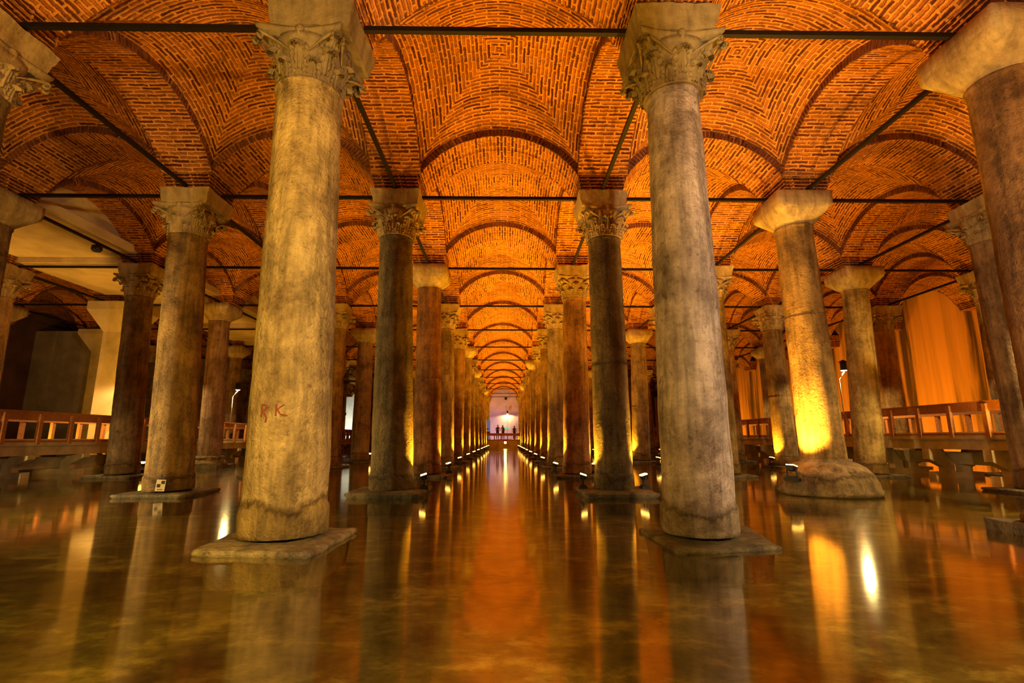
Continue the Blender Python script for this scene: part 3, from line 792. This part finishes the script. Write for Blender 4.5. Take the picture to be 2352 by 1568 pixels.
def water_fill_lamp(x, y, h, label, power, aim=(0, .75, -1)):  # unseen lamps added to brighten the water and the silt below
    o = root('unseen_lamp', (x, y, 0), label=label, cat='lamp post')
    mb = MB(); mb.tube([(0, 0, -.55), (0, 0, h)], .03, 8); build('pole', mb, SILVER, o)
    mb = MB(); mb.lathe([(.1, h + .02), (.12, h + .04), (.12, h + .2), (.02, h + .3)], 16); build('lamp_housing', mb, DARKM, o)
    spot(o, (0, .16, h - .05), aim, power, (1.0, .78, .20), 2.4, .8, .15)
water_fill_lamp(-6.5, -1.0, 3.2, 'added lamp behind the viewer shining down onto the water, left', 60)
water_fill_lamp(0.1, -1.9, 3.2, 'added lamp behind the viewer shining down onto the water, middle', 45)
water_fill_lamp(6.3, -1.0, 3.2, 'added lamp behind the viewer shining down onto the water, right', 60)
for sx_, aim_, pw in ((-1, (.85, .36, .04), 950), (1, (-.5, .9, .12), 620)):  # floodlights added out of view to brighten the sides of nearby columns
    o = root('added_floodlight', (sx_ * 14.0, 8.4, 1.14 if sx_ < 0 else 1.34), label=f"unseen added floodlight on the {'left' if sx_ < 0 else 'right'} walkway, out of the frame", cat='floodlight')
    mb = MB(); mb.box(-.14, -.1, 0, .14, .1, .22); build('lamp_head', mb, DARKM, o)
    spot(o, (-sx_ * .1, .12, .34), aim_, pw, (1.0, .72, .26), 1.0, .6, .08)
# lamps facing the camera from the far walkway
def facing(x, y, z, label, power):
    o = root('facing_lamp', (x, y, z), label=label, cat='floodlight')
    mb = MB(); mb.lathe([(.05, -.02), (.13, .02), (.14, .12), (.14, .14)], 20, M=Matrix.Rotation(pi / 2, 4, 'X')); build('lamp_head', mb, DARKM, o)
    mb = MB(); mb.lathe([(.125, .141), (.10, .16), (.04, .175)], 20, M=Matrix.Rotation(pi / 2, 4, 'X')); build('lens', mb, emit('bright_lens', (1.0, .55, .12), 160), o)
    mb = MB(); mb.bar((0, .06, 0), (0, .06, -.12), .03, .03); mb.bar((0, 0, -.12), (0, .055, -.12), .06, .03); build('bracket', mb, DARKM, o)
    spot(o, (0, -.2, 0), (0, -1, .02), power, AMBER, 2.6, .6, .1)
facing(.16 + .06, 61.95, .72, 'bright round lamp facing the viewer below the far railing at aisle end', 500)
facing(-19.2, 61.95, .75, 'small bright lamp facing the viewer low between the columns on the left', 300)

# floodlight for the pink far wall (stands on the far walkway)
o = root('wall_washer', (-1.9, 72.2, 1.1), label='small white floodlight on the landing washing the pink wall', cat='floodlight')
mb = MB(); mb.box(-.12, -.1, 0, .12, .1, .2); build('lamp_head', mb, SILVER, o)
spot(o, (0, .1, .3), (.55, 1, .55), 130, (1.0, .72, .95), 2.4, .7, .1)
o = root('wall_washer', (-21.5, 72.4, 1.1), label='cool white floodlight by the far left wall', cat='floodlight')
mb = MB(); mb.box(-.12, -.1, 0, .12, .1, .2); build('lamp_head', mb, SILVER, o)
spot(o, (0, .1, .3), (0, 1, .35), 600, (.70, 1.0, .72), 2.6, .7, .1)
# floodlights washing the right wall from the far edge of the walkway
for y in (13.5, 24.2, 34.5, 46.0):
    o = root('wall_washer', (15.6, y, .15), label=f"amber floodlight on the right trestles washing the streaked wall, number {ORD[int(y // 11)]}", cat='floodlight')
    mb = MB(); mb.box(-.14, -.1, 0, .14, .1, .2); build('lamp_head', mb, DARKM, o)
    mb = MB(); mb.box(-.1, -.08, -.7, .1, .08, 0); build('stand', mb, CONC, o)
    spot(o, (.2, 0, .3), (1, .0, .75), 390, ORANGE, 2.5, .7, .1)
for y in (10.5, 17.6,):
    o = root('wall_washer', (-16.7, y, .15), label=f"dim amber floodlight under the left walkway at row {ORD[int(y // 8)]}", cat='floodlight')
    mb = MB(); mb.box(-.14, -.1, 0, .14, .1, .2); build('lamp_head', mb, DARKM, o)
    mb = MB(); mb.box(-.1, -.08, -.7, .1, .08, 0); build('stand', mb, CONC, o)
    spot(o, (0, 0, .3), (-.1, .55, 1), 210, AMBER, 2.6, .7, .1)

# ================================================================== small things
# survey card on the foot of the second-line column
cx, cy_ = LANE[-2] + .13, ROW[2]
o = root('survey_card', (cx + .13, cy_ - .49, .235), 0, label='white survey card with black squares stuck on the rough column foot', cat='card')
o.rotation_euler = (-.03, .06, .24)
mb = MB(); mb.box(-.085, -.004, -.115, .085, .004, .115); build('plate', mb, WHITE, o)
mb = MB(); mb.box(.005, -.006, .03, .07, -.004, .095); mb.box(-.068, -.006, -.04, -.003, -.004, .027); 
for i in range(6): mb.box(-.05 + i * .017, -.006, -.092, -.04 + i * .017, -.004, -.07)
build('print', mb, BLACKP, o)
# red letters on the nearest left column
def letters():
    out = [MB(), MB()]; R_ = .468
    segs = [[(0, 0), (.0, .14)], [(0, .14), (.05, .13), (.06, .10), (.045, .075), (.0, .07)], [(.02, .07), (.065, -.01), (.06, -.06)],
            [(.17, .01), (.17, .15)], [(.25, .14), (.17, .075)], [(.185, .08), (.22, .03), (.29, .015)]]
    for s_ in segs:
        pts = []
        for (a, b) in zip(s_[:-1], s_[1:]):
            for i in range(6): pts.append((a[0] + (b[0] - a[0]) * i / 6, a[1] + (b[1] - a[1]) * i / 6))
        pts.append(s_[-1])
        P = []
        for (x, z) in pts:
            th = -pi / 2 - .10 + (x - .09) / R_; P.append((R_ * cos(th), R_ * sin(th), z))
        out[0 if segs.index(s_) < 3 else 1].tube(P, .008, 6)
    return out
colA = [c for c in COL.objects if c.get('label') == SPECIAL[(-1, 1)]][0]
for m_ in letters():
    ob = build('red_letter', m_, RED, colA, (-.045, 0, 1.42)); ob['label'] = 'faded red painted letter'
# exit sign, poster
o = root('exit_sign', (.35, Y1 - .005, 2.75), label='small green exit sign on the far pink wall', cat='sign')
mb = MB(); mb.box(-.35, -.03, -.14, .35, 0, .14); build('panel', mb, GREEN, o)
mb = MB(); mb.tube([(-.2, -.04, -.08), (-.14, -.04, 0), (-.2, -.04, .07)], .02, 6); mb.bar((.0, -.04, 0), (.25, -.04, 0), .02, .03); build('pictogram', mb, WHITE, o)
o = root('poster_panel', (-1.95, 64.2, 1.1), label='bluish poster panel on far walkway, left of the visitors', cat='poster')
mb = MB(); mb.box(-.28, 0, 0, .28, .06, 2.4); build('board', mb, SCREEN, o)
mb = MB(); mb.box(-.24, -.02, .5, .24, 0, .95); mb.box(-.2, -.02, 1.2, .1, 0, 1.35); build('printed_picture', mb, RED, o)
o = root('wall_vent', (.3, Y1 - .005, 7.1), label='small dark round vent high on the far pink wall', cat='vent')
mb = MB(); mb.lathe([(.2, 0), (.2, .08)], 16, M=Matrix.Rotation(pi / 2, 4, 'X')); build('grille', mb, DARKM, o)
# security camera boxes on tie rods
for (x, y, lab, nmn) in ((-12.0, 14.4, 'small black box hanging under the left tie rod by the concrete ceiling', 'junction_box'), (12.0, 19.6, 'round black spotlight clamped to a tie rod, right side', 'rod_spotlight'),
                    (-12.0, 24.6, 'small black spotlight hanging beneath a farther left tie rod', 'rod_spotlight')):
    o = root(nmn, (x, y, ROD_Z - .035), label=lab, cat='lamp')
    mb = MB(); mb.lathe([(.05, -.02), (.13, -.05), (.14, -.16), (.10, -.22)], 16); build('housing', mb, DARKM, o)
    mb = MB(); mb.box(-.03, -.03, -.04, .03, .03, 0); build('clamp', mb, DARKM, o)

# ------------------------------------------------------------------ visitors on the far walkway
def person(x, y, z, label, coat, lean=0, longhair=False, h=1.72, rz=0):
    o = root('person', (x, y, z), rz, label=label, cat='person')
    k = h / 1.72
    V = [(0, 0, .95, .15, .11), (0, 0, 1.12, .14, .10), (0, 0, 1.30, .17, .11), (lean, 0, 1.43, .13, .09), (lean, 0, 1.50, .055, .055), (lean, .01, 1.56, .06, .07), (lean, .0, 1.64, .078, .095), (lean, 0, 1.70, .06, .075)]
    E = [(i, i + 1) for i in range(7)]
    def add(p, r, q): V.append((*p, r, r)); E.append((q, len(V) - 1)); return len(V) - 1
    for sg in (-1, 1):
        a = add((sg * .10, 0, .86), .095, 0); a = add((sg * .11, -.01, .48), .065, a); a = add((sg * .11, .02, .09), .045, a); add((sg * .12, -.11, .04), .04, a)
        a = add((sg * .19 + lean, 0, 1.40), .055, 3); a = add((sg * .225 + lean, .0, 1.13), .045, a); a = add((sg * .20 + lean, -.2, .98), .035, a)
        for f in range(4): 
            b_ = add((sg * .20 + lean + (f - 1.5) * .018, -.27, .975 - .004 * f), .009, a); add((sg * .20 + lean + (f - 1.5) * .02, -.31 + abs(f - 1.5) * .006, .955), .008, b_)
        b_ = add((sg * .20 + lean - sg * .035, -.23, .985), .010, a); add((sg * .20 + lean - sg * .05, -.26, .975), .009, b_)
    me = bpy.data.meshes.new('body'); me.from_pydata([(a * k, b * k, c * k) for a, b, c, _, _ in V], E, []); me.materials.append(coat)
    b = link('body', me, o); b.modifiers.new('skin', 'SKIN'); sv = me.skin_vertices[0].data
    for i, v in enumerate(V): sv[i].radius = (v[3] * k, v[4] * k)
    sv[0].use_root = True; b.modifiers.new('sub', 'SUBSURF').levels = 1
    mb = MB(); mb.lathe([(.035, -.115), (.065, -.09), (.078, -.03), (.082, .03), (.06, .09), (.02, .11)], 16, M=Matrix.Translation((lean * k, -.018, 1.63 * k)) @ Matrix.Scale(1.12, 4, (0, 1, 0)))
    for sg in (-1, 1): mb.lathe([(.001, -.02), (.014, 0), (.001, .025)], 6, c=(0, 0), M=Matrix.Translation((lean * k + sg * .083, 0, 1.63 * k)), cap0=False, cap1=False)
    mb.lathe([(.001, .02), (.014, -.012), (.001, -.02)], 6, M=Matrix.Translation((lean * k, -.112, 1.62 * k)), cap0=False, cap1=False)
    build('face', mb, SKIN, o)
    mb = MB(); top = 1.63 * k
    pr = [(.092, -.02), (.098, .03), (.088, .085), (.05, .125), (.005, .135)]
    if longhair: pr = [(.07, -.26), (.10, -.20), (.10, -.08)] + pr
    mb.lathe(pr, 18, M=Matrix.Translation((lean * k, .025, top)) @ Matrix.Scale(1.1, 4, (0, 1, 0))); build('hair', mb, HAIR, o)
    return o
person(-.72, 62.7, 1.1, 'visitor in dark coat with short hair at far railing, left of the pair', COAT, .02)
person(-.06, 62.75, 1.1, 'visitor with long hair leaning close to companion at the far railing', COATB, -.05, True, 1.66)
person(1.35, 63.9, 1.1, 'visitor in brown coat standing right of the pair, farther back', COATB, 0, False, 1.62)
person(2.25, 62.8, 1.1, 'visitor in dark coat at far railing beside the right columns', COAT, 0, False, 1.70)
